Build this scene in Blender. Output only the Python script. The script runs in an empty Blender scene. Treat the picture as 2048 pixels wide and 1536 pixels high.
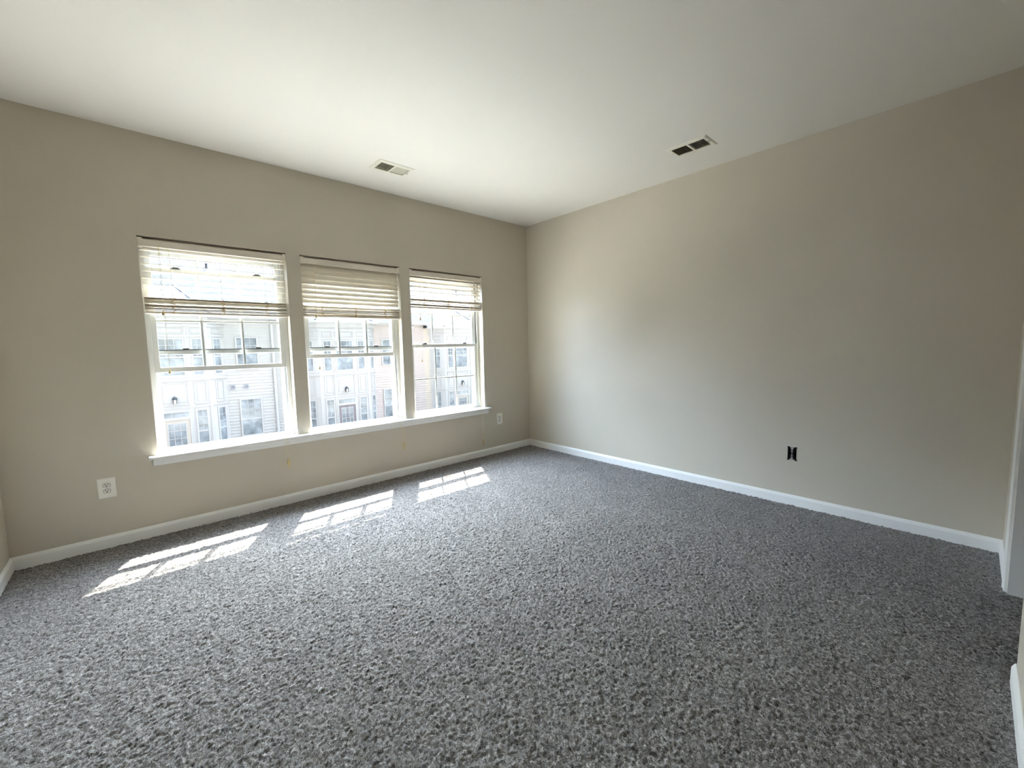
import bpy, bmesh, math, random
import numpy as np
from mathutils import Vector, Matrix

random.seed(7)
scene = bpy.context.scene
COL = scene.collection

# ------------------------------------------------------------------ camera
CAM = Vector((-3.7211, -3.7977, 1.2790))
YAW, PITCH, ROLL, FPX = 0.734568, -0.0913732, -0.0205760, 834.216
fwd = Vector((math.sin(YAW) * math.cos(PITCH), math.cos(YAW) * math.cos(PITCH), math.sin(PITCH)))
right = Vector((math.cos(YAW), -math.sin(YAW), 0))
up = right.cross(fwd)
r2 = math.cos(ROLL) * right + math.sin(ROLL) * up
u2 = -math.sin(ROLL) * right + math.cos(ROLL) * up
cd = bpy.data.cameras.new('camera')
cd.sensor_fit = 'HORIZONTAL'
cd.sensor_width = 36.0
cd.lens = FPX * 36.0 / 2048.0
cd.clip_start = 0.02
cd.clip_end = 300
cam = bpy.data.objects.new('camera', cd)
COL.objects.link(cam)
M3 = Matrix((r2, u2, -fwd)).transposed()
cam.matrix_world = Matrix.Translation(CAM) @ M3.to_4x4()
scene.camera = cam

# ------------------------------------------------------------------ light and exposure
scene.view_settings.view_transform = 'Standard'
scene.view_settings.look = 'None'
scene.view_settings.gamma = 1.0
scene.view_settings.use_curve_mapping = False
scene.view_settings.exposure = 1.46
scene.cycles.max_bounces = 12
scene.cycles.diffuse_bounces = 8
scene.cycles.glossy_bounces = 4
scene.cycles.transmission_bounces = 4
scene.cycles.transparent_max_bounces = 16
scene.cycles.sample_clamp_indirect = 12.0
scene.cycles.caustics_reflective = False
scene.cycles.caustics_refractive = False
scene.cycles.use_denoising = True

w = bpy.data.worlds.new('sky')
scene.world = w
w.use_nodes = True
wn = w.node_tree
bg = wn.nodes['Background']
SUN_DIR = Vector((-0.27, -0.49, -1.0)).normalized()
tc = wn.nodes.new('ShaderNodeTexCoord')
dt = wn.nodes.new('ShaderNodeVectorMath')
dt.operation = 'DOT_PRODUCT'
dt.inputs[1].default_value = Vector((0.22, 0.78, 0.60)).normalized()
cr = wn.nodes.new('ShaderNodeValToRGB')
# deep blue sky behind this house, made-up bright glow low over the houses opposite to light the room (0..1, strength below)
for pos, c in ((0.0, (0.034, 0.039, 0.047)), (0.20, (0.052, 0.060, 0.074)), (0.50, (0.23, 0.32, 0.45)), (0.75, (0.635, 0.78, 0.985)), (1.0, (0.85, 0.94, 1.0))):
    el = cr.color_ramp.elements.new(pos) if pos not in (0.0, 1.0) else cr.color_ramp.elements[0 if pos == 0 else -1]
    el.color = (*c, 1)
nm = wn.nodes.new('ShaderNodeVectorMath')
nm.operation = 'NORMALIZE'
wn.links.new(tc.outputs['Generated'], nm.inputs[0])
wn.links.new(nm.outputs[0], dt.inputs[0])
wn.links.new(dt.outputs['Value'], cr.inputs[0])
wn.links.new(cr.outputs[0], bg.inputs['Color'])
bg.inputs['Strength'].default_value = 20.0

sd = bpy.data.lights.new('sun', 'SUN')
sd.energy = 13.5
sd.angle = math.radians(0.53)
sd.color = (1.0, 0.94, 0.84)
sun = bpy.data.objects.new('sun', sd)
COL.objects.link(sun)
sun.rotation_euler = SUN_DIR.to_track_quat('-Z', 'Y').to_euler()
sun.location = (2, 6, 12)

# ------------------------------------------------------------------ materials
MATS = {}


def mat(name, col, rough=0.6, spec=0.4, metal=0.0, bump=None, vary=None):
    """bump = (scale, strength, distance); vary = (scale, amount)"""
    if name in MATS:
        return MATS[name]
    m = bpy.data.materials.new(name)
    m.use_nodes = True
    nt = m.node_tree
    b = nt.nodes['Principled BSDF']
    b.inputs['Base Color'].default_value = (*col, 1)
    b.inputs['Roughness'].default_value = rough
    b.inputs['Specular IOR Level'].default_value = spec
    b.inputs['Metallic'].default_value = metal
    if bump or vary:
        t = nt.nodes.new('ShaderNodeTexCoord')
    if vary:
        n = nt.nodes.new('ShaderNodeTexNoise')
        n.inputs['Scale'].default_value = vary[0]
        n.inputs['Detail'].default_value = 3
        r = nt.nodes.new('ShaderNodeValToRGB')
        k = vary[1]
        r.color_ramp.elements[0].position = 0.3
        r.color_ramp.elements[1].position = 0.7
        r.color_ramp.elements[0].color = (*[c * (1 - k) for c in col], 1)
        r.color_ramp.elements[1].color = (*[min(1, c * (1 + k)) for c in col], 1)
        nt.links.new(t.outputs['Object'], n.inputs['Vector'])
        nt.links.new(n.outputs['Fac'], r.inputs[0])
        nt.links.new(r.outputs[0], b.inputs['Base Color'])
    if bump:
        n2 = nt.nodes.new('ShaderNodeTexNoise')
        n2.inputs['Scale'].default_value = bump[0]
        n2.inputs['Detail'].default_value = 2
        bp = nt.nodes.new('ShaderNodeBump')
        bp.inputs['Strength'].default_value = bump[1]
        bp.inputs['Distance'].default_value = bump[2]
        nt.links.new(t.outputs['Object'], n2.inputs['Vector'])
        nt.links.new(n2.outputs['Fac'], bp.inputs['Height'])
        nt.links.new(bp.outputs[0], b.inputs['Normal'])
    MATS[name] = m
    return m


PAINT = mat('greige_wall_paint', (0.58, 0.53, 0.44), 0.45, 0.35, bump=(140, 0.12, 0.002), vary=(2.0, 0.015))
CEIL = mat('white_ceiling_paint', (0.75, 0.72, 0.66), 0.9, 0.1, bump=(180, 0.15, 0.002))
TRIM = mat('white_semigloss_trim', (0.84, 0.84, 0.82), 0.35, 0.4)
VINYL = mat('white_vinyl', (0.62, 0.615, 0.585), 0.35, 0.4)
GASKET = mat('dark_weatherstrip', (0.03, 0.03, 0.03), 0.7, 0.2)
BLIND = mat('ivory_faux_wood', (0.72, 0.66, 0.56), 0.45, 0.3, bump=(60, 0.1, 0.001))
CORD = mat('cream_cord', (0.72, 0.62, 0.42), 0.8, 0.1)
BUNCH = mat('brown_bunched_cord', (0.42, 0.27, 0.12), 0.8, 0.1)
TASSEL = mat('honey_wood', (0.62, 0.50, 0.27), 0.45, 0.4, vary=(90, 0.25))
PLATE = mat('ivory_plastic', (0.83, 0.81, 0.74), 0.3, 0.45)
RECEPT = mat('white_plastic', (0.74, 0.72, 0.66), 0.35, 0.45)
BLACK = mat('black_plastic', (0.012, 0.012, 0.012), 0.5, 0.3)
DUCT = mat('dark_duct', (0.02, 0.018, 0.014), 0.7, 0.2)
STEEL = mat('galvanised_steel', (0.5, 0.5, 0.5), 0.4, 0.5, metal=0.8)
REG = mat('cream_enamel', (0.72, 0.69, 0.58), 0.4, 0.4)
LOCK = mat('dark_latch', (0.08, 0.08, 0.08), 0.4, 0.4)
CONC = mat('pale_concrete', (0.54, 0.51, 0.45), 0.9, 0.1, vary=(1.5, 0.1), bump=(30, 0.3, 0.01))
BRICKW = mat('pale_outer_siding', (0.6, 0.58, 0.54), 0.8, 0.1)
SID = [mat('white_siding', (0.385, 0.368, 0.337), 0.6, 0.2, vary=(3, 0.03)),
       mat('pinkish_siding', (0.43, 0.365, 0.325), 0.6, 0.2, vary=(3, 0.03)),
       mat('beige_siding', (0.46, 0.395, 0.32), 0.6, 0.2, vary=(3, 0.03))]
HTRIM = mat('white_house_trim', (0.40, 0.377, 0.346), 0.5, 0.25)
PANELT = mat('grey_panel_moulding', (0.38, 0.36, 0.335), 0.5, 0.25)
DOORW = mat('cream_door_paint', (0.42, 0.37, 0.30), 0.45, 0.3)
DOORG = mat('mauve_grey_door_paint', (0.20, 0.165, 0.165), 0.45, 0.3)
PANE = mat('dark_house_glass', (0.20, 0.215, 0.215), 0.12, 0.35, vary=(2.2, 0.5))
LAMPM = mat('dark_lantern_metal', (0.03, 0.03, 0.03), 0.4, 0.4)
LAMPG = mat('lantern_glass', (0.5, 0.47, 0.4), 0.3, 0.5)


def shingle():
    m = bpy.data.materials.new('grey_shingle')
    m.use_nodes = True
    nt = m.node_tree
    b = nt.nodes['Principled BSDF']
    b.inputs['Roughness'].default_value = 0.9
    b.inputs['Specular IOR Level'].default_value = 0.1
    t = nt.nodes.new('ShaderNodeTexCoord')
    mp = nt.nodes.new('ShaderNodeMapping')
    br = nt.nodes.new('ShaderNodeTexBrick')
    mp.inputs['Rotation'].default_value = (math.radians(90), 0, 0)
    br.inputs['Scale'].default_value = 1.0
    br.inputs['Color1'].default_value = (0.095, 0.095, 0.10, 1)
    br.inputs['Color2'].default_value = (0.06, 0.062, 0.068, 1)
    br.inputs['Mortar'].default_value = (0.045, 0.045, 0.05, 1)
    br.inputs['Mortar Size'].default_value = 0.012
    br.inputs['Brick Width'].default_value = 0.24
    br.inputs['Row Height'].default_value = 0.08
    nt.links.new(t.outputs['Object'], mp.inputs[0])
    nt.links.new(mp.outputs[0], br.inputs['Vector'])
    nt.links.new(br.outputs['Color'], b.inputs['Base Color'])
    return m


ROOF = shingle()


def glass_mat():
    m = bpy.data.materials.new('clear_window_glass')
    m.use_nodes = True
    nt = m.node_tree
    for n in list(nt.nodes):
        nt.nodes.remove(n)
    o = nt.nodes.new('ShaderNodeOutputMaterial')
    mx = nt.nodes.new('ShaderNodeMixShader')
    tr = nt.nodes.new('ShaderNodeBsdfTransparent')
    tr.inputs[0].default_value = (0.98, 0.99, 0.99, 1)
    gl = nt.nodes.new('ShaderNodeBsdfGlossy')
    gl.inputs['Roughness'].default_value = 0.02
    fr = nt.nodes.new('ShaderNodeLayerWeight')
    fr.inputs['Blend'].default_value = 0.5
    pw = nt.nodes.new('ShaderNodeMath')
    pw.operation = 'POWER'
    pw.inputs[1].default_value = 5.0
    ad = nt.nodes.new('ShaderNodeMath')
    ad.operation = 'MULTIPLY_ADD'
    ad.inputs[1].default_value = 0.6
    ad.inputs[2].default_value = 0.03
    nt.links.new(fr.outputs['Facing'], pw.inputs[0])
    nt.links.new(pw.outputs[0], ad.inputs[0])
    nt.links.new(ad.outputs[0], mx.inputs[0])
    nt.links.new(tr.outputs[0], mx.inputs[1])
    nt.links.new(gl.outputs[0], mx.inputs[2])
    nt.links.new(mx.outputs[0], o.inputs[0])
    return m


GLASS = glass_mat()


def carpet_mat():
    m = bpy.data.materials.new('grey_brown_cut_pile_carpet')
    m.use_nodes = True
    nt = m.node_tree
    b = nt.nodes['Principled BSDF']
    b.inputs['Roughness'].default_value = 0.95
    b.inputs['Specular IOR Level'].default_value = 0.05
    b.inputs['Sheen Weight'].default_value = 0.25
    b.inputs['Sheen Roughness'].default_value = 0.5
    t = nt.nodes.new('ShaderNodeTexCoord')
    # one cell per tuft: random yarn tone, dark gaps between tufts, coordinates wobbled so tufts curl
    wob = nt.nodes.new('ShaderNodeTexNoise')
    wob.inputs['Scale'].default_value = 120
    wob.inputs['Detail'].default_value = 1
    wsub = nt.nodes.new('ShaderNodeVectorMath')
    wsub.operation = 'MULTIPLY_ADD'
    wsub.inputs[1].default_value = (0.022, 0.022, 0.0)
    n = nt.nodes.new('ShaderNodeTexVoronoi')
    n.voronoi_dimensions = '2D'
    n.inputs['Scale'].default_value = 230
    sep = nt.nodes.new('ShaderNodeSeparateColor')
    r = nt.nodes.new('ShaderNodeValToRGB')
    e = r.color_ramp.elements
    e[0].position = 0.0
    e[0].color = (0.085, 0.080, 0.077, 1)
    e[1].position = 1.0
    e[1].color = (0.45, 0.433, 0.424, 1)
    em = e.new(0.45)
    em.color = (0.20, 0.19, 0.183, 1)
    gap = nt.nodes.new('ShaderNodeValToRGB')
    gap.color_ramp.elements[0].position = 0.30
    gap.color_ramp.elements[0].color = (1, 1, 1, 1)
    gap.color_ramp.elements[1].position = 0.75
    gap.color_ramp.elements[1].color = (0.40, 0.39, 0.38, 1)
    gm = nt.nodes.new('ShaderNodeMix')
    gm.data_type = 'RGBA'
    gm.blend_type = 'MULTIPLY'
    gm.inputs['Factor'].default_value = 1.0
    nt.links.new(t.outputs['Object'], wob.inputs['Vector'])
    nt.links.new(wob.outputs['Color'], wsub.inputs[0])
    nt.links.new(t.outputs['Object'], wsub.inputs[2])
    nt.links.new(n.outputs['Color'], sep.inputs[0])
    nt.links.new(n.outputs['Distance'], gap.inputs[0])
    nt.links.new(r.outputs[0], gm.inputs['A'])
    nt.links.new(gap.outputs[0], gm.inputs['B'])
    n3 = nt.nodes.new('ShaderNodeTexNoise')
    n3.inputs['Scale'].default_value = 3.5
    n3.inputs['Detail'].default_value = 3
    r3 = nt.nodes.new('ShaderNodeValToRGB')
    r3.color_ramp.elements[0].position = 0.35
    r3.color_ramp.elements[0].color = (0.86, 0.86, 0.86, 1)
    r3.color_ramp.elements[1].position = 0.68
    r3.color_ramp.elements[1].color = (1, 1, 1, 1)
    mx = nt.nodes.new('ShaderNodeMix')
    mx.data_type = 'RGBA'
    mx.blend_type = 'MULTIPLY'
    mx.inputs['Factor'].default_value = 1.0
    L = nt.links.new
    L(wsub.outputs[0], n.inputs['Vector'])
    L(t.outputs['Object'], n3.inputs['Vector'])
    L(sep.outputs[0], r.inputs[0])
    L(n3.outputs['Fac'], r3.inputs[0])
    L(gm.outputs['Result'], mx.inputs['A'])
    L(r3.outputs[0], mx.inputs['B'])
    L(mx.outputs['Result'], b.inputs['Base Color'])
    return m


CARPET = carpet_mat()


# ------------------------------------------------------------------ mesh helpers
def add_box(bm, x0, x1, y0, y1, z0, z1, bev=0.0, seg=2):
    vs = [bm.verts.new((x, y, z)) for x in (x0, x1) for y in (y0, y1) for z in (z0, z1)]
    idx = [(0, 1, 3, 2), (4, 6, 7, 5), (0, 4, 5, 1), (2, 3, 7, 6), (0, 2, 6, 4), (1, 5, 7, 3)]
    fs = [bm.faces.new([vs[i] for i in q]) for q in idx]
    if bev > 0:
        es = list({e for f in fs for e in f.edges})
        bmesh.ops.bevel(bm, geom=es, offset=bev, segments=seg, affect='EDGES', profile=0.5)


def add_prism(bm, poly, axis, a0, a1):
    """extrude a closed 2-D polygon along axis (0,1,2); poly coords are the two remaining axes in order"""
    def P(p, a):
        if axis == 0:
            return (a, p[0], p[1])
        if axis == 1:
            return (p[0], a, p[1])
        return (p[0], p[1], a)
    A = [bm.verts.new(P(p, a0)) for p in poly]
    B = [bm.verts.new(P(p, a1)) for p in poly]
    n = len(poly)
    bm.faces.new(A)
    bm.faces.new(B[::-1])
    for i in range(n):
        j = (i + 1) % n
        bm.faces.new((A[i], B[i], B[j], A[j]))


def add_tube(bm, pts, r, seg=6, cap=True):
    pts = [Vector(p) for p in pts]
    rings = []
    for i, p in enumerate(pts):
        d = (pts[min(i + 1, len(pts) - 1)] - pts[max(i - 1, 0)]).normalized()
        a = Vector((1, 0, 0)) if abs(d.x) < 0.9 else Vector((0, 1, 0))
        s = d.cross(a).normalized()
        t = d.cross(s).normalized()
        rr = r[i] if isinstance(r, (list, tuple)) else r
        rings.append([bm.verts.new(p + rr * (math.cos(2 * math.pi * k / seg) * s + math.sin(2 * math.pi * k / seg) * t)) for k in range(seg)])
    for a, b in zip(rings, rings[1:]):
        for k in range(seg):
            bm.faces.new((a[k], a[(k + 1) % seg], b[(k + 1) % seg], b[k]))
    if cap:
        bm.faces.new(rings[0][::-1])
        bm.faces.new(rings[-1])


def add_slab_holes(bm, axis, d0, d1, u0, u1, v0, v1, holes):
    """wall slab: thickness d0..d1 along axis, spanning u,v of the remaining axes, with rectangular holes (ua,ub,va,vb)"""
    us = sorted({u0, u1, *[h[0] for h in holes], *[h[1] for h in holes]})
    vs = sorted({v0, v1, *[h[2] for h in holes], *[h[3] for h in holes]})

    def solid(i, j):
        if i < 0 or j < 0 or i >= len(us) - 1 or j >= len(vs) - 1:
            return False
        cu, cv = (us[i] + us[i + 1]) / 2, (vs[j] + vs[j + 1]) / 2
        return not any(h[0] < cu < h[1] and h[2] < cv < h[3] for h in holes)
    cache = {}

    def V(i, j, d):
        k = (i, j, d)
        if k not in cache:
            u, v = us[i], vs[j]
            cache[k] = bm.verts.new((d, u, v) if axis == 0 else (u, d, v) if axis == 1 else (u, v, d))
        return cache[k]
    for i in range(len(us) - 1):
        for j in range(len(vs) - 1):
            if not solid(i, j):
                continue
            for d in (d0, d1):
                bm.faces.new((V(i, j, d), V(i + 1, j, d), V(i + 1, j + 1, d), V(i, j + 1, d)))
            for (di, dj, a, b) in ((-1, 0, (i, j), (i, j + 1)), (1, 0, (i + 1, j), (i + 1, j + 1)), (0, -1, (i, j), (i + 1, j)), (0, 1, (i, j + 1), (i + 1, j + 1))):
                if not solid(i + di, j + dj):
                    bm.faces.new((V(*a, d0), V(*b, d0), V(*b, d1), V(*a, d1)))


def add_ring(bm, x0, x1, y0, y1, z0, z1, t, bev=0.0):
    """rectangular frame in the xz plane, member width t (or (left, right, bottom, top))"""
    if not isinstance(t, tuple):
        t = (t, t, t, t)
    l, r, b, tp = t
    add_box(bm, x0, x0 + l, y0, y1, z0, z1, bev)
    add_box(bm, x1 - r, x1, y0, y1, z0, z1, bev)
    add_box(bm, x0 + l, x1 - r, y0, y1, z0, z0 + b, bev)
    add_box(bm, x0 + l, x1 - r, y0, y1, z1 - tp, z1, bev)


def obj(name, bm, m, parent=None, smooth=False, loc=None):
    bmesh.ops.recalc_face_normals(bm, faces=bm.faces[:])
    me = bpy.data.meshes.new(name)
    bm.to_mesh(me)
    bm.free()
    me.materials.append(m)
    if smooth:
        for p in me.polygons:
            p.use_smooth = True
    o = bpy.data.objects.new(name, me)
    COL.objects.link(o)
    if parent:
        o.parent = parent
    if loc:
        o.location = loc
    return o


def new():
    return bmesh.new()


def tag(o, label, cat, group=None, kind=None):
    o['label'] = label
    o['category'] = cat
    if group:
        o['group'] = group
    if kind:
        o['kind'] = kind
    return o


def thing(name, label, cat, loc=(0, 0, 0), group=None, kind=None):
    o = bpy.data.objects.new(name, None)
    o.empty_display_size = 0.1
    COL.objects.link(o)
    o.location = loc
    return tag(o, label, cat, group, kind)


def struct(name, bm, m, label, cat, **k):
    return tag(obj(name, bm, m, **k), label, cat, kind='structure')


# ------------------------------------------------------------------ room shell
H = 2.74
L = 4.36        # window wall length
D = 3.975       # right wall length
WT = 0.17       # outer wall thickness
SILL, HEAD = 0.548, 2.067
WIN = [(-3.645, -2.742), (-2.636, -1.738), (-1.632, -0.724)]
OPX0, OPX1 = -1.40, -0.57      # doorway in the camera-side wall
OPH = 2.05

b = new()
add_slab_holes(b, 1, 0.0, WT, -L - 0.15, 0.15, -0.25, H + 0.25, [(x0, x1, SILL, HEAD) for x0, x1 in WIN])
struct('wall_back', b, PAINT, 'greige wall holding the three windows', 'wall')

HOLE = (-2.925, -2.866, 0.357, 0.453)
b = new()
add_slab_holes(b, 0, 0.0, 0.12, -5.6, 0.0, -0.25, H + 0.25, [HOLE])
struct('wall_right', b, PAINT, 'long bare greige wall right of the windows', 'wall')

b = new()
add_box(b, -L - 0.12, -L, -D - 0.12, 0.0, -0.25, H + 0.25)
struct('wall_left', b, PAINT, 'greige side wall just showing at the far left edge', 'wall')

b = new()
add_prism(b, [(OPX0, OPH), (OPX1, OPH), (OPX1, -0.25), (0.0, -0.25), (0.0, H + 0.25), (OPX0, H + 0.25)], 1, -D - 0.115, -D)
DN = D - 0.009      # the near stretch of the wall stands a little further into the room, with a rounded end
rc = [(OPX0 - 0.010 + 0.010 * math.sin(a), -DN - 0.010 + 0.010 * math.cos(a)) for a in [math.pi / 2 * k / 6 for k in range(7)]]
add_prism(b, [(-L, -D - 0.115), (-L, -DN)] + rc + [(OPX0, -D - 0.115)], 2, -0.25, H + 0.25)
struct('wall_front', b, PAINT, 'greige wall with the doorway at the right edge, seen almost edge-on', 'wall')

# small passage beyond the doorway
b = new()
add_box(b, OPX0 - 0.9, OPX0 - 0.8, -5.5, -D - 0.115, -0.25, H + 0.25)
struct('wall_passage_left', b, PAINT, 'greige passage wall beyond the doorway', 'wall')
b = new()
add_box(b, OPX0 - 0.9, 0.0, -5.6, -5.5, -0.25, H + 0.25)
struct('wall_passage_rear', b, PAINT, 'greige end wall of the passage beyond the doorway', 'wall')

# ceiling with two register openings
VL = (-2.165, -1.912, -0.608, -0.452)
VR = (-0.565, -0.43, -2.41, -2.165)
b = new()
add_slab_holes(b, 2, H, H + 0.12, -L, 0.0, -5.5, 0.0, [VL, VR])
struct('ceiling', b, CEIL, 'flat white painted ceiling', 'ceiling')


# carpet: a dense sheet with random tufts
def carpet():
    step = 0.0055
    xs = np.arange(-L - 0.0, 0.0 + step, step)
    ys = np.arange(-5.5, 0.0 + step, step)
    # coarse where nobody looks (behind the door wall)
    ys = np.concatenate([np.arange(-5.5, -4.3, 0.05), ys[ys >= -4.3]])
    rng = np.random.default_rng(3)
    nx, ny = len(xs), len(ys)
    z = rng.random((ny, nx)) ** 1.3 * 0.009
    z2 = rng.random((ny, nx)) * 0.006
    z2 = (z2 + np.roll(z2, 1, 0) + np.roll(z2, 1, 1) + np.roll(np.roll(z2, 1, 0), 1, 1)) / 2
    z = z * 0.75 + z2 * 0.8 - 0.011
    X, Y = np.meshgrid(xs, ys)
    X = X + (rng.random((ny, nx)) - 0.5) * step * 0.8
    Y = Y + (rng.random((ny, nx)) - 0.5) * step * 0.8
    X = np.clip(X, -L, 0.0)
    Y = np.clip(Y, -5.5, 0.0)
    co = np.stack([X, Y, z], -1).reshape(-1, 3).astype(np.float32)
    i = np.arange(nx - 1)[None, :] + nx * np.arange(ny - 1)[:, None]
    q = np.stack([i, i + 1, i + 1 + nx, i + nx], -1).reshape(-1, 4).astype(np.int32)
    me = bpy.data.meshes.new('floor')
    me.vertices.add(len(co))
    me.vertices.foreach_set('co', co.ravel())
    me.loops.add(q.size)
    me.loops.foreach_set('vertex_index', q.ravel())
    me.polygons.add(len(q))
    me.polygons.foreach_set('loop_start', np.arange(0, q.size, 4, dtype=np.int32))
    me.update()
    me.materials.append(CARPET)
    o = bpy.data.objects.new('floor', me)
    COL.objects.link(o)
    return o


fl = carpet()
tag(fl, 'speckled grey-brown cut pile carpet covering the whole floor', 'carpet', kind='structure')

# ------------------------------------------------------------------ baseboards
BT, BD = 0.078, 0.013
PROF = [(0, -0.02), (BD, -0.02), (BD, BT - 0.021), (BD - 0.0015, BT - 0.016), (0.005, BT - 0.002), (0.003, BT), (0, BT)]


def baseboard(name, p, q, nrm, label):
    """board from p to q (xy), nrm = direction into the room"""
    p, q, n = Vector(p), Vector(q), Vector(nrm)
    bm = new()
    A = [bm.verts.new((p.x + n.x * d, p.y + n.y * d, z)) for d, z in PROF]
    B = [bm.verts.new((q.x + n.x * d, q.y + n.y * d, z)) for d, z in PROF]
    bm.faces.new(A)
    bm.faces.new(B[::-1])
    for i in range(len(PROF)):
        j = (i + 1) % len(PROF)
        bm.faces.new((A[i], B[i], B[j], A[j]))
    return struct(name, bm, TRIM, label, 'baseboard')


CASX = OPX1 + 0.062
baseboard('baseboard_back', (-L, 0), (0, 0), (0, -1), 'white baseboard under the windows')
baseboard('baseboard_right', (0, -D), (0, 0), (-1, 0), 'white baseboard along the long bare right wall')
baseboard('baseboard_left', (-L, -D), (-L, 0), (1, 0), 'white baseboard at the far left edge')
baseboard('baseboard_front', (CASX, -D), (0, -D), (0, 1), 'short white baseboard between the far right corner and the door casing')
# near stub of the door wall: board wraps round the rounded wall end
b = new()
pts = [(-L, -D)]
path = [(-L, -DN), (OPX0 - 0.006, -DN), (OPX0, -DN - 0.006), (OPX0, -D - 0.115)]
nr = [(0, 1), (0.38, 0.92), (0.92, 0.38), (1, 0)]
rings = []
for (x, y), (nx, ny) in zip(path, nr):
    rings.append([b.verts.new((x + nx * d, y + ny * d, z)) for d, z in PROF])
for A, B in zip(rings, rings[1:]):
    for i in range(len(PROF)):
        j = (i + 1) % len(PROF)
        b.faces.new((A[i], B[i], B[j], A[j]))
b.faces.new(rings[0])
b.faces.new(rings[-1][::-1])
struct('baseboard_front_near', b, TRIM, 'white baseboard wrapping the wall end at the lower right edge', 'baseboard')

# ------------------------------------------------------------------ door casing and jamb
t = thing('door_1', 'white cased doorway at the right edge beyond the wall end', 'doorway', (OPX1, -D, 0), kind='structure')
b = new()
prof = [(0.0, 0.0), (0.0, 0.011), (0.008, 0.013), (0.012, 0.009), (0.04, 0.015), (0.052, 0.017), (0.057, 0.014), (0.057, 0.0)]
add_prism(b, prof, 2, -0.02, OPH + 0.057)
c = obj('casing', b, TRIM, t, loc=(0.005, 0, 0))
b = new()
add_prism(b, [(y, z) for z, y in prof], 0, -(OPX1 - OPX0), 0.005)
c = obj('head_casing', b, TRIM, t, loc=(0, 0, OPH + 0.005))
b = new()
add_box(b, -0.018, 0.0, -0.118, 0.001, -0.02, OPH)
obj('jamb', b, TRIM, t)
b = new()
add_box(b, -(OPX1 - OPX0), -0.018, -0.118, 0.001, OPH - 0.018, OPH)
obj('head_jamb', b, TRIM, t)

# ------------------------------------------------------------------ window stool and apron
ST = 0.568
t = thing('trim_1', 'long white window sill shelf with moulded apron under all three windows', 'window sill', (-2.17, 0, ST), kind='structure')
b = new()
sx0, sx1 = -3.695 + 2.17, -0.662 + 2.17
b2 = [(-0.046, -0.020), (-0.052, -0.015), (-0.054, -0.010), (-0.052, -0.005), (-0.046, 0.0), (0.0, 0.0), (0.0, -0.020)]
add_prism(b, b2, 0, sx0, sx1)
for x0, x1 in WIN:
    add_box(b, x0 + 2.17, x1 + 2.17, 0.0, 0.082, -0.020, 0.0)
obj('stool', b, TRIM, t)
b = new()
ap = [(0, -0.020), (-0.030, -0.020), (-0.032, -0.026), (-0.024, -0.034), (-0.018, -0.040), (-0.016, -0.066), (-0.012, -0.072), (0, -0.074)]
add_prism(b, ap, 0, sx0 + 0.022, sx1 - 0.022)
obj('apron', b, TRIM, t)

# ------------------------------------------------------------------ windows
SASHW = 0.036


def sash(parent, name, x0, x1, y0, y1, z0, z1, locks, latch_side=1):
    """one glazed sash with a 3 x 2 grid"""
    bm = new()
    add_ring(bm, x0, x1, y0, y1, z0, z1, (SASHW, SASHW, 0.036, 0.036), 0.003)
    s = obj(name, bm, VINYL, parent)
    gx0, gx1, gz0, gz1 = x0 + SASHW, x1 - SASHW, z0 + 0.036, z1 - 0.036
    ym = (y0 + y1) / 2
    bm = new()
    add_box(bm, gx0 - 0.004, gx1 + 0.004, ym - 0.009, ym - 0.006, gz0 - 0.004, gz1 + 0.004)
    obj('glass', bm, GLASS, s)
    bm = new()
    for k in (1, 2):
        xm = gx0 + (gx1 - gx0) * k / 3
        add_box(bm, xm - 0.008, xm + 0.008, ym - 0.004, ym + 0.004, gz0, gz1, 0.002)
    zm = (gz0 + gz1) / 2
    add_box(bm, gx0, gx1, ym - 0.0035, ym + 0.0035, zm - 0.008, zm + 0.008, 0.002)
    obj('grille', bm, VINYL, s)
    for fx in locks:
        bm = new()
        xc = x0 + (x1 - x0) * fx
        add_box(bm, xc - 0.028, xc + 0.028, y0 + 0.004, y1 - 0.004, z1, z1 + 0.008, 0.002)
        add_box(bm, xc - 0.018, xc + 0.018, y0 - 0.006, y0 + 0.012, z1 + 0.004, z1 + 0.014, 0.003)
        obj('sash_latch', bm, LOCK, s)
    return s


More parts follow.
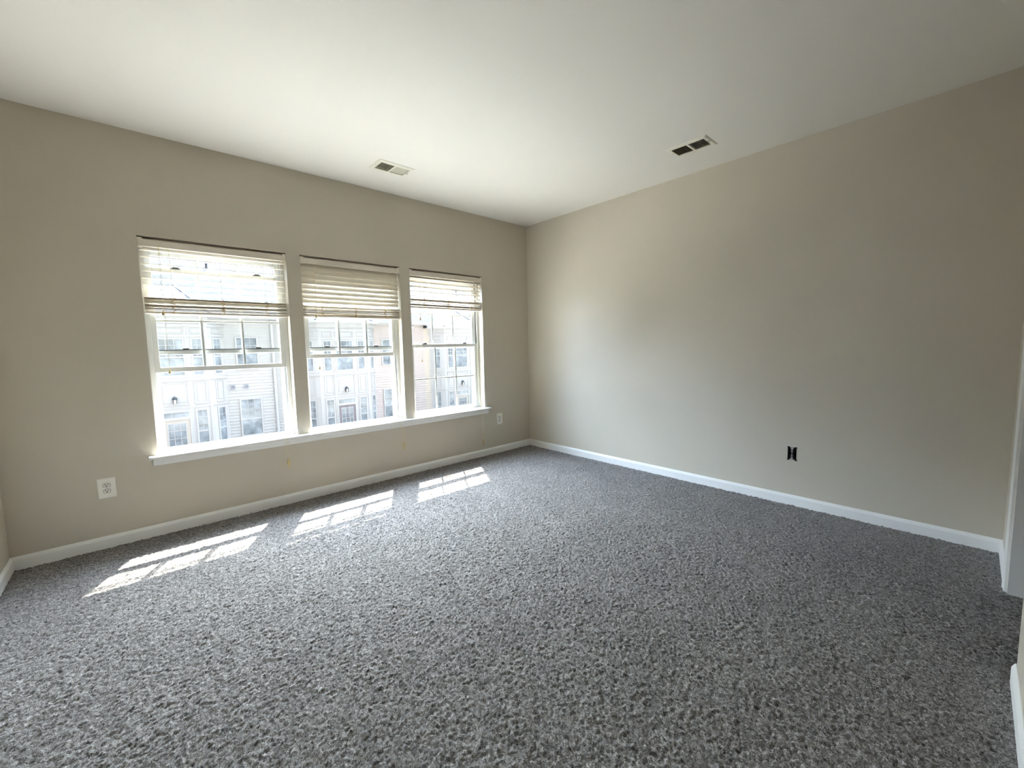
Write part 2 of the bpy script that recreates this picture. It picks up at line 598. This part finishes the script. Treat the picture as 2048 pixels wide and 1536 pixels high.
def window(n, x0, x1, lift, label):
    xc = (x0 + x1) / 2
    t = thing('window_%d' % n, label, 'window', (xc, 0.08, ST), kind='structure')
    hw = (x1 - x0) / 2
    Z = -ST
    # frame: outer ring plus stepped jamb channels
    bm = new()
    add_ring(bm, -hw, hw, 0.0015, 0.0845, SILL + Z, HEAD + Z, (0.022, 0.022, 0.030, 0.062), 0.002)
    for s in (-1, 1):
        for (ya, yb, wd) in ((0.0, 0.006, 0.030), (0.036, 0.044, 0.040), (0.074, 0.085, 0.056)):
            xa, xb = (-hw, -hw + wd) if s < 0 else (hw - wd, hw)
            add_box(bm, xa, xb, ya, yb, SILL + Z + 0.03, HEAD + Z - 0.06, 0.0015)
    add_box(bm, -hw + 0.02, hw - 0.02, 0.037, 0.084, SILL + Z + 0.024, SILL + Z + 0.036, 0.002)
    add_box(bm, -hw + 0.02, hw - 0.02, 0.0008, 0.084, HEAD + Z - 0.072, HEAD + Z - 0.058, 0.002)
    obj('frame', bm, VINYL, t)
    bm = new()
    for s in (-1, 1):
        add_box(bm, s * (hw - 0.0215) - 0.0008, s * (hw - 0.0215) + 0.0008, 0.010, 0.034, SILL + Z + 0.032, HEAD + Z - 0.064)
    obj('weatherstrip', bm, GASKET, t)
    sw = hw - 0.0265
    sash(t, 'upper_sash', -sw, sw, 0.046, 0.072, 1.265 + Z, 2.000 + Z, ())
    z0 = 0.577 + lift
    sash(t, 'lower_sash', -sw, sw, 0.008, 0.034, z0 + Z, z0 + 0.738 + Z, (0.2, 0.8))
    if lift > 0:
        # keepers on the check rail and a little pull on the frame sill
        for fx in (-0.55, 0.55):
            bm = new()
            add_box(bm, fx * sw - 0.02, fx * sw + 0.02, 0.040, 0.052, 1.301 + Z, 1.313 + Z, 0.003)
            obj('keeper', bm, LOCK, t)
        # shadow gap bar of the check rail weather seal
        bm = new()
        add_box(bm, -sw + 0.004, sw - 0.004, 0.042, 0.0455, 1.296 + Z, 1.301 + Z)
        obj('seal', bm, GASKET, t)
    return t


window(1, *WIN[0], 0.562, 'left white double-hung window with its lower sash raised highest above the sill')
window(2, *WIN[1], 0.628, 'middle white double-hung window with its lower sash raised')
window(3, *WIN[2], 0.0, 'right white double-hung window, closed, nearest the far corner')


# ------------------------------------------------------------------ blinds
def slat_mesh(hw):
    bm = new()
    n = 5
    top, bot = [], []
    for s in (-hw, hw):
        rt, rb = [], []
        for k in range(n):
            y = -0.025 + 0.05 * k / (n - 1)
            c = 0.0022 * (1 - (y / 0.025) ** 2)
            rt.append(bm.verts.new((s, y, c + 0.0013)))
            rb.append(bm.verts.new((s, y, c - 0.0013)))
        top.append(rt)
        bot.append(rb)
    for k in range(n - 1):
        bm.faces.new((top[0][k], top[1][k], top[1][k + 1], top[0][k + 1]))
        bm.faces.new((bot[0][k], bot[0][k + 1], bot[1][k + 1], bot[1][k]))
    for k in (0, n - 1):
        bm.faces.new((top[0][k], bot[0][k], bot[1][k], top[1][k]))
    for e in (0, 1):
        for k in range(n - 1):
            bm.faces.new((top[e][k], top[e][k + 1], bot[e][k + 1], bot[e][k]))
    bmesh.ops.recalc_face_normals(bm, faces=bm.faces[:])
    me = bpy.data.meshes.new('slat')
    bm.to_mesh(me)
    bm.free()
    me.materials.append(BLIND)
    return me


def bell(bm, x, y, z, s=1.0):
    """a turned cord tassel hanging from (x,y,z)"""
    prof = [(0.0025, 0), (0.004, -0.004), (0.0045, -0.012), (0.0075, -0.022), (0.0085, -0.030), (0.006, -0.034)]
    add_tube(bm, [(x, y, z + dz * s) for r, dz in prof], [r * s for r, dz in prof], 10)


def blind(x0, x1, zs, tilt, stack, label, jit, tilt_ends, lift_end):
    xc = (x0 + x1) / 2
    hw = (x1 - x0) / 2
    t = thing('window_blind', label, 'blind', (xc, 0.0, HEAD), 'white slatted blinds in the three windows')
    YC = 0.040
    bm = new()
    add_box(bm, -hw + 0.006, hw - 0.006, 0.014, 0.068, -0.058, -0.022, 0.002)
    add_box(bm, -hw + 0.001, hw - 0.001, 0.052, 0.070, -0.030, -0.0005)
    obj('headrail', bm, BLIND, t)
    bm = new()
    add_prism(bm, [(0.002, -0.064), (0.012, -0.064), (0.012, -0.018), (0.005, -0.018), (0.002, -0.025)], 0, -hw + 0.02, hw - 0.02)
    obj('valance', bm, BLIND, t)
    for s in (-1, 1):
        bm = new()
        xa = s * (hw - 0.013)
        add_box(bm, xa - 0.012, xa + 0.012, 0.0005, 0.07, -0.066, -0.010, 0.001)
        obj('end_bracket', bm, BLIND, t)
    me = slat_mesh(hw - 0.009)
    for z in zs:
        o = bpy.data.objects.new('slat', me)
        COL.objects.link(o)
        o.parent = t
        o.location = (0, YC, z - HEAD)
        o.rotation_euler = (tilt + random.uniform(-0.02, 0.02), random.uniform(-0.001, 0.001), 0)
    top, bot, ns = stack
    for k in range(ns):
        o = bpy.data.objects.new('slat', me)
        COL.objects.link(o)
        o.parent = t
        f = (k + 0.5) / ns
        o.location = (0.0, YC + random.uniform(-jit, jit) * 0.5, bot + 0.020 + (top - bot - 0.020) * f - HEAD)
        o.rotation_euler = (0.24 + random.uniform(-0.22, 0.22), random.uniform(-0.003, 0.003), random.uniform(-0.004, 0.004))
    bm = new()
    add_box(bm, -hw + 0.009, hw - 0.009, YC - 0.026, YC + 0.026, bot - HEAD, bot + 0.017 - HEAD, 0.004)
    obj('bottom_rail', bm, BLIND, t)
    # ladder cords
    for fx in (-0.64, 0.0, 0.64):
        bm = new()
        x = fx * hw
        zt, zb = -0.056, top - HEAD
        for y in (YC - 0.029, YC + 0.029):
            add_tube(bm, [(x, y, zt), (x, y, zb)], 0.0009, 5)
        add_tube(bm, [(x, YC - 0.0285, zb), (x, YC - 0.031, bot - HEAD - 0.002), (x, YC, bot - HEAD - 0.003), (x, YC + 0.031, bot - HEAD - 0.002), (x, YC + 0.0285, zb)], 0.0009, 5)
        o_l = obj('ladder_cord', bm, CORD, t)
        # bunched loops in front of the stack
        bm = new()
        pts = []
        n = 26
        for k in range(n):
            f = k / (n - 1)
            pts.append((x + random.uniform(-0.015, 0.015), YC - 0.031 - random.uniform(0, 0.010), zb + (bot - HEAD + 0.006 - zb) * f + random.uniform(-0.004, 0.004)))
        add_tube(bm, pts, 0.0020, 5)
        obj('cord_bunch', bm, BUNCH, o_l)
    # tilt cords (left) with their tassels
    bm = new()
    ends = []
    for k, (dx, ze) in enumerate(tilt_ends):
        xa = -hw + 0.105 + dx
        add_tube(bm, [(xa, 0.004, -0.05), (xa - 0.001, -0.004, -0.25), (xa - 0.004, -0.004, ze - HEAD)], 0.0010, 5)
        ends.append((xa - 0.004, -0.004, ze - HEAD))
    tc_ = obj('tilt_cord', bm, CORD, t)
    for e in ends:
        bm = new()
        bell(bm, *e, 1.0)
        obj('tassel', bm, TASSEL, tc_, smooth=True)
    # lift cords (right) draping over the sill
    bm = new()
    xa = hw - 0.098
    zs_ = ST - HEAD
    xe, ze = lift_end
    ends = []
    for dx in (-0.003, 0.004):
        s = 1 if dx > 0 else -1
        zl = ze - HEAD + (0.0 if dx < 0 else -0.018)
        add_tube(bm, [(xa + dx, 0.004, -0.05), (xa + dx, -0.006, -0.5), (xa + dx + 0.001, -0.020, zs_ + 0.12), (xa + dx + 0.002, -0.047, zs_ + 0.010), (xa + dx + 0.003, -0.0575, zs_ - 0.006),
                      (xa + dx + 0.006, -0.0575, zs_ - 0.06), (xe + s * 0.010, -0.050, (zs_ + zl) / 2), (xe + dx, -0.046, zl)], 0.0010, 5)
        ends.append((xe + dx, -0.046, zl))
    # a loose looped tail of cord
    add_tube(bm, [(xe, -0.050, ze - HEAD + 0.10), (xe - 0.02, -0.052, ze - HEAD + 0.14), (xe - 0.035, -0.052, ze - HEAD + 0.17), (xe - 0.04, -0.050, ze - HEAD + 0.16)], 0.0009, 5)
    lc = obj('lift_cord', bm, CORD, t)
    ends.append((xe - 0.008, -0.048, ze - HEAD - 0.012))
    ends.append((xe - 0.004, -0.045, ze - HEAD - 0.045))
    for e in ends:
        bm = new()
        bell(bm, *e, 1.15)
        obj('tassel', bm, TASSEL, lc, smooth=True)
    return t


blind(*WIN[0], [1.982, 1.937, 1.888, 1.842, 1.795, 1.748, 1.703], 0.0, (1.668, 1.551, 10),
      'white slatted blind in the left window, its hanging slats open flat', 0.02, ((0, 1.572), (0.006, 1.165)), (0.36 + 0.0, 0.395))
blind(*WIN[1], [1.985, 1.944, 1.903, 1.862, 1.821, 1.780, 1.739, 1.703], math.radians(66), (1.668, 1.560, 10),
      'white slatted blind in the middle window, its slats tilted shut', 0.02, ((0, 1.582), (0.004, 1.140)), (0.395, 0.36))
blind(*WIN[2], [1.993, 1.948, 1.902, 1.858, 1.812], math.radians(28), (1.785, 1.680, 10),
      'white slatted blind in the right window, raised highest, bright gaps between tilted slats', 0.02, ((0, 1.59), (0.004, 1.165)), (0.385, 0.225))


# ------------------------------------------------------------------ wall outlets
def outlet(x, z, label):
    t = thing('wall_outlet', label, 'outlet', (x, 0, z), 'white outlets on the window wall')
    bm = new()
    pw, ph = 0.0445, 0.0665
    A = [(-pw, -ph), (pw, -ph), (pw, ph), (-pw, ph)]
    ra = [bm.verts.new((a, 0.0, c)) for a, c in A]
    rb = [bm.verts.new((a * 0.985, -0.004, c * 0.99)) for a, c in A]
    rc = [bm.verts.new((a * 0.90, -0.0065, c * 0.935)) for a, c in A]
    for p, q in ((ra, rb), (rb, rc)):
        for i in range(4):
            j = (i + 1) % 4
            bm.faces.new((p[i], p[j], q[j], q[i]))
    bm.faces.new(rc)
    bm.faces.new(ra[::-1])
    obj('cover_plate', bm, PLATE, t)
    for s in (-1, 1):
        bm = new()
        zc = s * 0.0195
        ring = []
        for k in range(24):
            a = 2 * math.pi * k / 24
            xx, zz = 0.0172 * math.cos(a), 0.0172 * math.sin(a)
            zz = max(-0.0125, min(0.0125, zz))
            ring.append((xx, zz + zc))
        add_prism(bm, ring, 1, -0.0085, -0.006)
        r = obj('receptacle', bm, RECEPT, t)
        bm = new()
        add_box(bm, -0.0082, -0.0050, -0.0090, -0.0080, zc + 0.0000, zc + 0.0100)
        add_box(bm, 0.0050, 0.0080, -0.0090, -0.0080, zc + 0.0015, zc + 0.0085)
        cx = [(0.0034 * math.cos(a), zc - 0.0062 + 0.0034 * math.sin(a)) for a in [2 * math.pi * k / 12 for k in range(12)]]
        add_prism(bm, cx, 1, -0.0090, -0.0080)
        obj('slot', bm, BLACK, r)
        bm = new()
        ring2 = [(p[0] * 1.12, zc + (p[1] - zc) * 1.14) for p in ring]
        add_prism(bm, ring2, 1, -0.0068, -0.0060)
        obj('receptacle_surround', bm, mat('outlet_gap_grey', (0.28, 0.26, 0.23), 0.5, 0.3), t)
    bm = new()
    add_prism(bm, [(0.003 * math.cos(2 * math.pi * k / 12), 0.003 * math.sin(2 * math.pi * k / 12)) for k in range(12)], 1, -0.0078, -0.006)
    obj('screw', bm, STEEL, t)
    return t


outlet(-3.917, 0.399, 'white duplex outlet with large cover plate left of and below the left window')
outlet(-0.508, 0.406, 'white duplex outlet with cover plate near the far corner, right of the windows')

# bare electrical box on the right wall
y0, y1, z0, z1 = HOLE
yc, zc = (y0 + y1) / 2, (z0 + z1) / 2
t = thing('electrical_box', 'bare black electrical box without cover plate on the right wall', 'electrical box', (0, yc, zc))
hy, hz = (y1 - y0) / 2 - 0.0005, (z1 - z0) / 2 - 0.0005
b = new()
th = 0.003
add_box(b, 0.058, 0.061, -hy, hy, -hz, hz)
add_box(b, -0.001, 0.058, -hy, -hy + th, -hz, hz)
add_box(b, -0.001, 0.058, hy - th, hy, -hz, hz)
add_box(b, -0.001, 0.058, -hy + th, hy - th, -hz, -hz + th)
add_box(b, -0.001, 0.058, -hy + th, hy - th, hz - th, hz)
obj('box_shell', b, BLACK, t)
b = new()
add_box(b, -0.003, -0.0015, -0.0028, 0.0028, -0.040, -0.002, 0.0004)
add_box(b, -0.003, -0.0015, -0.0028, 0.0028, 0.005, 0.040, 0.0004)
add_prism(b, [(-0.004, 0.030), (0.004, 0.030), (0.010, 0.042), (0.007, 0.047), (-0.007, 0.047), (-0.010, 0.042)], 0, -0.003, -0.0015)
add_prism(b, [(-0.004, -0.030), (-0.009, -0.042), (-0.006, -0.049), (0.008, -0.050), (0.011, -0.043), (0.004, -0.030)], 0, -0.003, -0.0015)
obj('mounting_yoke', b, STEEL, t)
for s in (-1, 1):
    b = new()
    add_box(b, -0.0012, 0.02, -0.015, 0.015, s * 0.0205 - 0.015, s * 0.0205 + 0.015, 0.004)
    obj('receptacle', b, BLACK, t)
for s in (-1, 1):
    for sy in (-1, 1):
        b = new()
        yy, zz = sy * (hy - 0.004), s * (hz + 0.001)
        add_box(b, -0.003, -0.0004, yy - 0.008, yy + 0.006, zz - 0.006, zz + 0.004, 0.0008)
        obj('plaster_ear', b, BLACK, t)
b = new()
add_tube(b, [(0.01, -hy + 0.006, -hz + 0.02), (-0.004, -hy - 0.001, -hz + 0.004), (-0.005, -hy - 0.006, -hz - 0.004), (-0.003, -hy - 0.010, -hz - 0.010)], 0.0016, 6)
obj('wire', b, BLACK, t)


# ------------------------------------------------------------------ ceiling registers
def register(cx, cy, rotz, label, louver_mat):
    """local frame: long axis x (0.305 m), short axis y (0.20 m), face pointing down"""
    t = thing('ceiling_register', label, 'vent', (cx, cy, H), 'air registers in the ceiling')
    t.rotation_euler = (0, 0, rotz)
    hx, hy = 0.153, 0.105
    ix, iy = 0.1215, 0.0655
    bm = new()
    def ring(a, b_, z):
        return [bm.verts.new((sx * a, sy * b_, z)) for sx, sy in ((-1, -1), (1, -1), (1, 1), (-1, 1))]
    R = [ring(hx, hy, 0.0), ring(hx - 0.001, hy - 0.001, -0.003), ring(hx - 0.012, hy - 0.012, -0.007), ring(ix, iy, -0.006), ring(ix, iy, 0.012), ring(hx, hy, 0.0)]
    for p, q in zip(R, R[1:-1]):
        for i in range(4):
            j = (i + 1) % 4
            bm.faces.new((p[i], p[j], q[j], q[i]))
    for i in range(4):
        j = (i + 1) % 4
        bm.faces.new((R[4][i], R[4][j], R[0][j], R[0][i]))
    obj('frame', bm, REG, t)
    bm = new()
    add_box(bm, -0.007, 0.007, -iy, iy, -0.006, 0.001)
    obj('centre_bar', bm, REG, t)
    n = 9
    for s in (-1, 1):
        for k in range(n):
            xx = s * (0.016 + (ix - 0.020) * k / (n - 1))
            bm = new()
            dx, dz = 0.0050, 0.0080
            add_prism(bm, [(xx + s * dx, -dz - 0.0), (xx + s * dx + 0.0012, -dz), (xx - s * dx + 0.0012, dz), (xx - s * dx, dz)], 1, -iy, iy)
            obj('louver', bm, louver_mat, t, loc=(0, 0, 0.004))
    bm = new()
    add_box(bm, ix + 0.008, ix + 0.012, -0.012, 0.012, -0.0072, -0.0058)
    obj('damper_slot', bm, BLACK, t)
    bm = new()
    add_box(bm, ix + 0.0085, ix + 0.0115, -0.002, 0.008, -0.014, -0.006, 0.001)
    obj('damper_lever', bm, REG, t)
    for s in (-1, 1):
        bm = new()
        add_prism(bm, [(s * (ix + 0.019) + 0.003 * math.cos(2 * math.pi * k / 10), 0.003 * math.sin(2 * math.pi * k / 10) + 0.0) for k in range(10)], 2, -0.0085, -0.006)
        obj('screw', bm, LOCK, t)
    bm = new()
    add_box(bm, -ix - 0.001, ix + 0.001, -iy - 0.008, iy + 0.008, 0.16, 0.165)
    for s in (-1, 1):
        add_box(bm, s * (ix + 0.001) - 0.0005, s * (ix + 0.001) + 0.0005, -iy - 0.008, iy + 0.008, 0.012, 0.16)
        add_box(bm, -ix - 0.001, ix + 0.001, s * (iy + 0.008) - 0.0005, s * (iy + 0.008) + 0.0005, 0.012, 0.16)
    obj('duct', bm, DUCT, t)
    return t


register(-2.039, -0.530, 0.0, 'cream metal air register in the ceiling above the middle window', REG)
register(-0.4965, -2.2875, math.radians(-90), 'cream metal air register with dark openings in the ceiling beside the right wall', mat('shaded_olive_louver', (0.13, 0.12, 0.075), 0.6, 0.3))  # louvers here carry their shade in a darker olive colour

# ------------------------------------------------------------------ outside
GZ = -3.75
b = new()
add_box(b, -60, 70, 0.4, 60, GZ - 0.2, GZ)
ASPH = mat('dark_asphalt', (0.07, 0.07, 0.072), 0.9, 0.1, vary=(2, 0.15), bump=(40, 0.4, 0.01))
rb = new()
add_box(rb, -60, 70, 8.5, 19.0, GZ, GZ + 0.02)
struct('ground_road', rb, ASPH, 'dark asphalt road between the two rows of houses', 'road')
struct('ground', b, CONC, 'pale concrete street and drives below the windows', 'ground')


def siding(bm, x0, x1, z0, z1, y, pitch=0.15):
    z = z0
    while z < z1 - 1e-4:
        zt = min(z + pitch, z1)
        add_prism(bm, [(y + 0.1, z), (y - 0.024, z), (y - 0.024, z + 0.006), (y - 0.002, zt), (y + 0.1, zt)], 0, x0, x1)
        z = zt


def house_window(t, x0, x1, z0, z1, y, cols, rows, split=None, M=None):
    """frame ring and pane, grille inside, in the plane y (facing -y); optional matrix for canted faces"""
    bm = new()
    add_ring(bm, x0 - 0.07, x1 + 0.07, y - 0.035, y + 0.02, z0 - 0.07, z1 + 0.07, 0.07, 0.004)
    if split:
        zs = z0 + (z1 - z0) * split
        add_box(bm, x0, x1, y - 0.03, y + 0.01, zs - 0.03, zs + 0.03)
    gz0 = z0 + (z1 - z0) * split if split else z0
    for k in range(1, cols):
        xx = x0 + (x1 - x0) * k / cols
        add_box(bm, xx - 0.011, xx + 0.011, y - 0.022, y - 0.008, gz0, z1)
    for k in range(1, rows):
        zz = gz0 + (z1 - gz0) * k / rows
        add_box(bm, x0, x1, y - 0.022, y - 0.008, zz - 0.011, zz + 0.011)
    if M:
        bm.transform(M)
    f = obj('house_window', bm, HTRIM, t)
    bm = new()
    add_box(bm, x0 - 0.01, x1 + 0.01, y - 0.012, y - 0.004, z0 - 0.01, z1 + 0.01)
    if M:
        bm.transform(M)
    obj('pane', bm, PANE, f)
    return f


def panel(t, x0, x1, z0, z1, y, M=None):
    bm = new()
    add_ring(bm, x0, x1, y - 0.03, y + 0.01, z0, z1, 0.05, 0.01)
    add_box(bm, x0 + 0.12, x1 - 0.12, y - 0.022, y + 0.01, z0 + 0.12, z1 - 0.12, 0.012) if (x1 - x0 > 0.34 and z1 - z0 > 0.34) else None
    if M:
        bm.transform(M)
    obj('wall_panel', bm, PANELT, t)


YM = 20.2      # main wall plane of the houses opposite


def townhouse(cx, dz, width_l, width_r, sid, door_m, label, vents=False):
    """cx = door centre; width_l / width_r = extent from cx"""
    t = thing('townhouse', label, 'house', (cx, YM, GZ), 'row of townhouses across the street')
    O = -GZ + dz        # local z of world z=0 datum for this house
    def Z(z):
        return z + O
    EAVE = Z(2.85)
    bl, br = -2.05, 2.05
    bf = 0.7
    # body and siding
    bm = new()
    add_box(bm, -width_l, width_r, 0.1, 10.4, 0, EAVE)
    siding(bm, br - 0.05, width_r, 0.0, EAVE, 0.0)
    siding(bm, -width_l, bl + 0.05, 0.0, EAVE, 0.0)
    obj('siding_wall', bm, SID[sid], t)
    # canted bay
    bm = new()
    add_prism(bm, [(bl, 0.05), (bl, 0.0), (-1.36, -bf), (1.36, -bf), (br, 0.0), (br, 0.05)], 2, 0, EAVE)
    bay = obj('bay', bm, HTRIM, t)
    bm = new()
    for (za, zb, pr) in ((-1.16, -1.10, 0.03), (0.05, 0.14, 0.05), (1.98, 2.06, 0.03), (2.42, 2.52, 0.05), (2.62, 2.84, 0.08)):
        p = pr
        add_prism(bm, [(bl - p, 0.02), (bl - p, -0.02), (-1.36 - p * 0.5, -bf - p), (1.36 + p * 0.5, -bf - p), (br + p, -0.02), (br + p, 0.02)], 2, Z(za), Z(zb))
    for u in (-1.30, -0.56, 0.56, 1.30):
        add_box(bm, u - 0.05, u + 0.05, -bf - 0.02, -bf + 0.01, 0, Z(2.6))
    obj('bay_trim', bm, HTRIM, bay)
    yf = -bf
    # windows and panels on the bay front
    for (xa, xb) in ((-1.06, -0.72), (-0.43, 0.43), (0.78, 1.10)):
        house_window(t, xa, xb, Z(0.30), Z(1.86), yf, 3 if xb - xa > 0.6 else 2, 3, 0.5)
        panel(t, xa - 0.06, xb + 0.06, Z(2.10), Z(2.36), yf)
        panel(t, xa - 0.08, xb + 0.08, Z(-1.04), Z(-0.02), yf)
    for (xa, xb) in ((-1.06, -0.72), (0.76, 1.10)):
        house_window(t, xa, xb, Z(-2.95), Z(-1.32), yf, 2, 3, 0.42)
    # canted sides
    for s in (-1, 1):
        ang = math.atan2(0.7, 0.69) * s
        M = Matrix.Translation((s * 1.705, -0.35, 0)) @ Matrix.Rotation(ang, 4, 'Z')
        house_window(t, -0.19, 0.19, Z(0.30), Z(1.86), 0.0, 2, 3, 0.5, M)
        house_window(t, -0.19, 0.19, Z(-2.95), Z(-1.32), 0.0, 2, 3, 0.42, M)
        panel(t, -0.25, 0.25, Z(2.10), Z(2.36), 0.0, M)
        panel(t, -0.25, 0.25, Z(-1.04), Z(-0.02), 0.0, M)
    # entry
    f = house_window(t, -0.44, 0.44, Z(-1.56), Z(-1.34), yf, 3, 1)
    f.name = 'transom'
    bm = new()
    add_ring(bm, -0.53, 0.53, yf - 0.05, yf + 0.02, 0.02, Z(-1.60), (0.07, 0.07, 0.02, 0.07), 0.006)
    obj('door_surround', bm, HTRIM, t)
    bm = new()
    add_box(bm, -0.46, 0.46, yf - 0.02, yf + 0.01, 0.04, Z(-1.66), 0.004)
    for s in (-1, 1):
        add_ring(bm, min(s * 0.04, s * 0.42), max(s * 0.04, s * 0.42), yf - 0.035, yf - 0.01, 0.2, 0.8, 0.05)
    if door_m is DOORG:
        add_box(bm, -0.012, 0.012, yf - 0.04, yf, 0.04, Z(-1.66))
    d = obj('entry_door', bm, door_m, t)
    bm = new()
    add_ring(bm, -0.33, 0.33, yf - 0.035, yf - 0.015, 0.92, Z(-1.80), 0.03)
    for k in (1, 2):
        xx = -0.33 + 0.66 * k / 3
        add_box(bm, xx - 0.012, xx + 0.012, yf - 0.034, yf - 0.018, 0.92, Z(-1.80))
        zz = 0.92 + (Z(-1.80) - 0.92) * k / 3
        add_box(bm, -0.33, 0.33, yf - 0.034, yf - 0.018, zz - 0.012, zz + 0.012)
    obj('door_grille', bm, HTRIM, d)
    bm = new()
    add_box(bm, -0.32, 0.32, yf - 0.025, yf - 0.016, 0.93, Z(-1.81))
    obj('door_glass', bm, PANE, d)
    # lantern
    bm = new()
    add_box(bm, -0.06, 0.06, yf - 0.10, yf, Z(-0.80), Z(-0.74), 0.01)
    add_tube(bm, [(0, yf - 0.10, Z(-0.74)), (0, yf - 0.10, Z(-0.70)), (0, yf - 0.10, Z(-0.62))], [0.10, 0.085, 0.02], 10)
    for sx in (-1, 1):
        for sy in (-1, 1):
            add_box(bm, sx * 0.06 - 0.01, sx * 0.06 + 0.01, yf - 0.10 + sy * 0.06 - 0.01, yf - 0.10 + sy * 0.06 + 0.01, Z(-0.94), Z(-0.74))
    lm = obj('lantern', bm, LAMPM, t)
    bm = new()
    add_box(bm, -0.05, 0.05, yf - 0.15, yf - 0.05, Z(-0.93), Z(-0.76), 0.01)
    obj('lantern_glass', bm, LAMPG, lm)
    # windows in the siding
    house_window(t, 2.55, 3.38, Z(-2.85), Z(-1.10), -0.034, 3, 2, 0.45)
    house_window(t, 2.55, 3.38, Z(0.45), Z(1.92), -0.034, 3, 2, 0.5)
    # downspout
    bm = new()
    x = width_r - 0.9
    add_tube(bm, [(x, -0.30, EAVE - 0.05), (x, -0.10, EAVE - 0.25), (x, -0.09, 0.3), (x, -0.09, 0.15), (x, -0.25, 0.08)], 0.07, 8)
    for zz in (0.9, 3.2, 5.4):
        add_box(bm, x - 0.075, x + 0.075, -0.15, -0.01, zz, zz + 0.04)
    obj('downspout', bm, mat('grey_downspout', (0.40, 0.385, 0.365), 0.5, 0.3), t)
    if vents:
        for u in (2.26, 2.82):
            bm = new()
            add_ring(bm, u - 0.11, u + 0.11, -0.06, -0.01, Z(-0.56), Z(-0.34), 0.03)
            for k in range(3):
                zz = Z(-0.51) + 0.05 * k
                add_prism(bm, [(-0.055, zz), (-0.02, zz + 0.03), (-0.018, zz + 0.034), (-0.053, zz + 0.004)], 0, u - 0.085, u + 0.085)
            obj('wall_vent', bm, mat('grey_vent', (0.30, 0.30, 0.31), 0.5, 0.3), t)
    # eaves: soffit board, gutter, roofs
    bm = new()
    add_box(bm, -width_l, width_r, -0.42, 0.1, EAVE, EAVE + 0.04)
    add_box(bm, -width_l, width_r, -0.44, -0.42, EAVE - 0.02, EAVE + 0.16)
    add_prism(bm, [(-0.44, EAVE + 0.03), (-0.54, EAVE + 0.06), (-0.55, EAVE + 0.15), (-0.44, EAVE + 0.15)], 0, -width_l, width_r)
    add_prism(bm, [(bl - 0.3, -0.3), (-1.5, -bf - 0.34), (1.5, -bf - 0.34), (br + 0.3, -0.3)], 2, EAVE - 0.01, EAVE + 0.14)
    obj('gutter', bm, HTRIM, t)
    bm = new()
    r0 = EAVE + 0.15
    add_prism(bm, [(-0.46, r0), (5.6, r0 + 5.4), (11.0, r0), (11.0, r0 - 0.05), (-0.46, r0 - 0.05)], 0, -width_l, width_r)
    rf = obj('roof', bm, ROOF, t)
    bm = new()
    base = [(bl - 0.32, 0.6, r0 - 0.02), (bl - 0.32, -0.32, r0 - 0.02), (-1.52, -bf - 0.36, r0 - 0.02), (1.52, -bf - 0.36, r0 - 0.02), (br + 0.32, -0.32, r0 - 0.02), (br + 0.32, 0.6, r0 - 0.02)]
    apex = bm.verts.new((0, 2.1, r0 + 2.0))
    bv = [bm.verts.new(p) for p in base]
    for i in range(5):
        bm.faces.new((bv[i], bv[i + 1], apex))
    bm.faces.new((bv[5], bv[0], apex))
    bm.faces.new(bv[::-1])
    obj('bay_roof', bm, ROOF, rf)
    bm = new()
    for p in (bv_ for bv_ in ((bl - 0.32, -0.32), (-1.52, -bf - 0.36), (1.52, -bf - 0.36), (br + 0.32, -0.32))):
        add_tube(bm, [(p[0], p[1], r0 + 0.0), (0, 2.1, r0 + 2.02)], 0.05, 6)
    obj('hip_cap', bm, mat('pale_hip_cap', (0.16, 0.16, 0.165), 0.9, 0.1), rf)
    bm = new()
    for (px_, py_) in ((-1.6, 3.2), (1.9, 2.4), (3.2, 3.6)):
        zz = r0 + 5.4 * (py_ + 0.46) / 6.06
        add_tube(bm, [(px_, py_, zz - 0.1), (px_, py_, zz + 0.35)], 0.05, 8)
    obj('vent_pipe', bm, LAMPM, rf)
    return t


townhouse(-17.5, 0.2, 2.44, 5.03, 2, DOORW, 'unseen beige townhouse added at the very left end of the row to block low sky')  # extra house out of view, added to cut off low sky light
townhouse(-10.0, 0.1, 2.44, 5.03, 0, DOORW, 'white townhouse left of the one with twin wall vents, hidden by the wall')
townhouse(-2.53, 0.0, 2.44, 4.99, 0, DOORW, 'white sided townhouse with twin wall vents, seen through the left window', vents=True)
townhouse(4.90, -0.14, 2.44, 5.41, 1, DOORG, 'townhouse with dark double entry door and pinkish siding, seen through the middle window')
townhouse(12.75, -0.36, 2.44, 5.21, 2, DOORW, 'pale townhouse with grey hipped roof, seen through the right window')
townhouse(20.4, -0.6, 2.44, 6.5, 0, DOORW, 'townhouse at the far right of the row, beyond the right window')
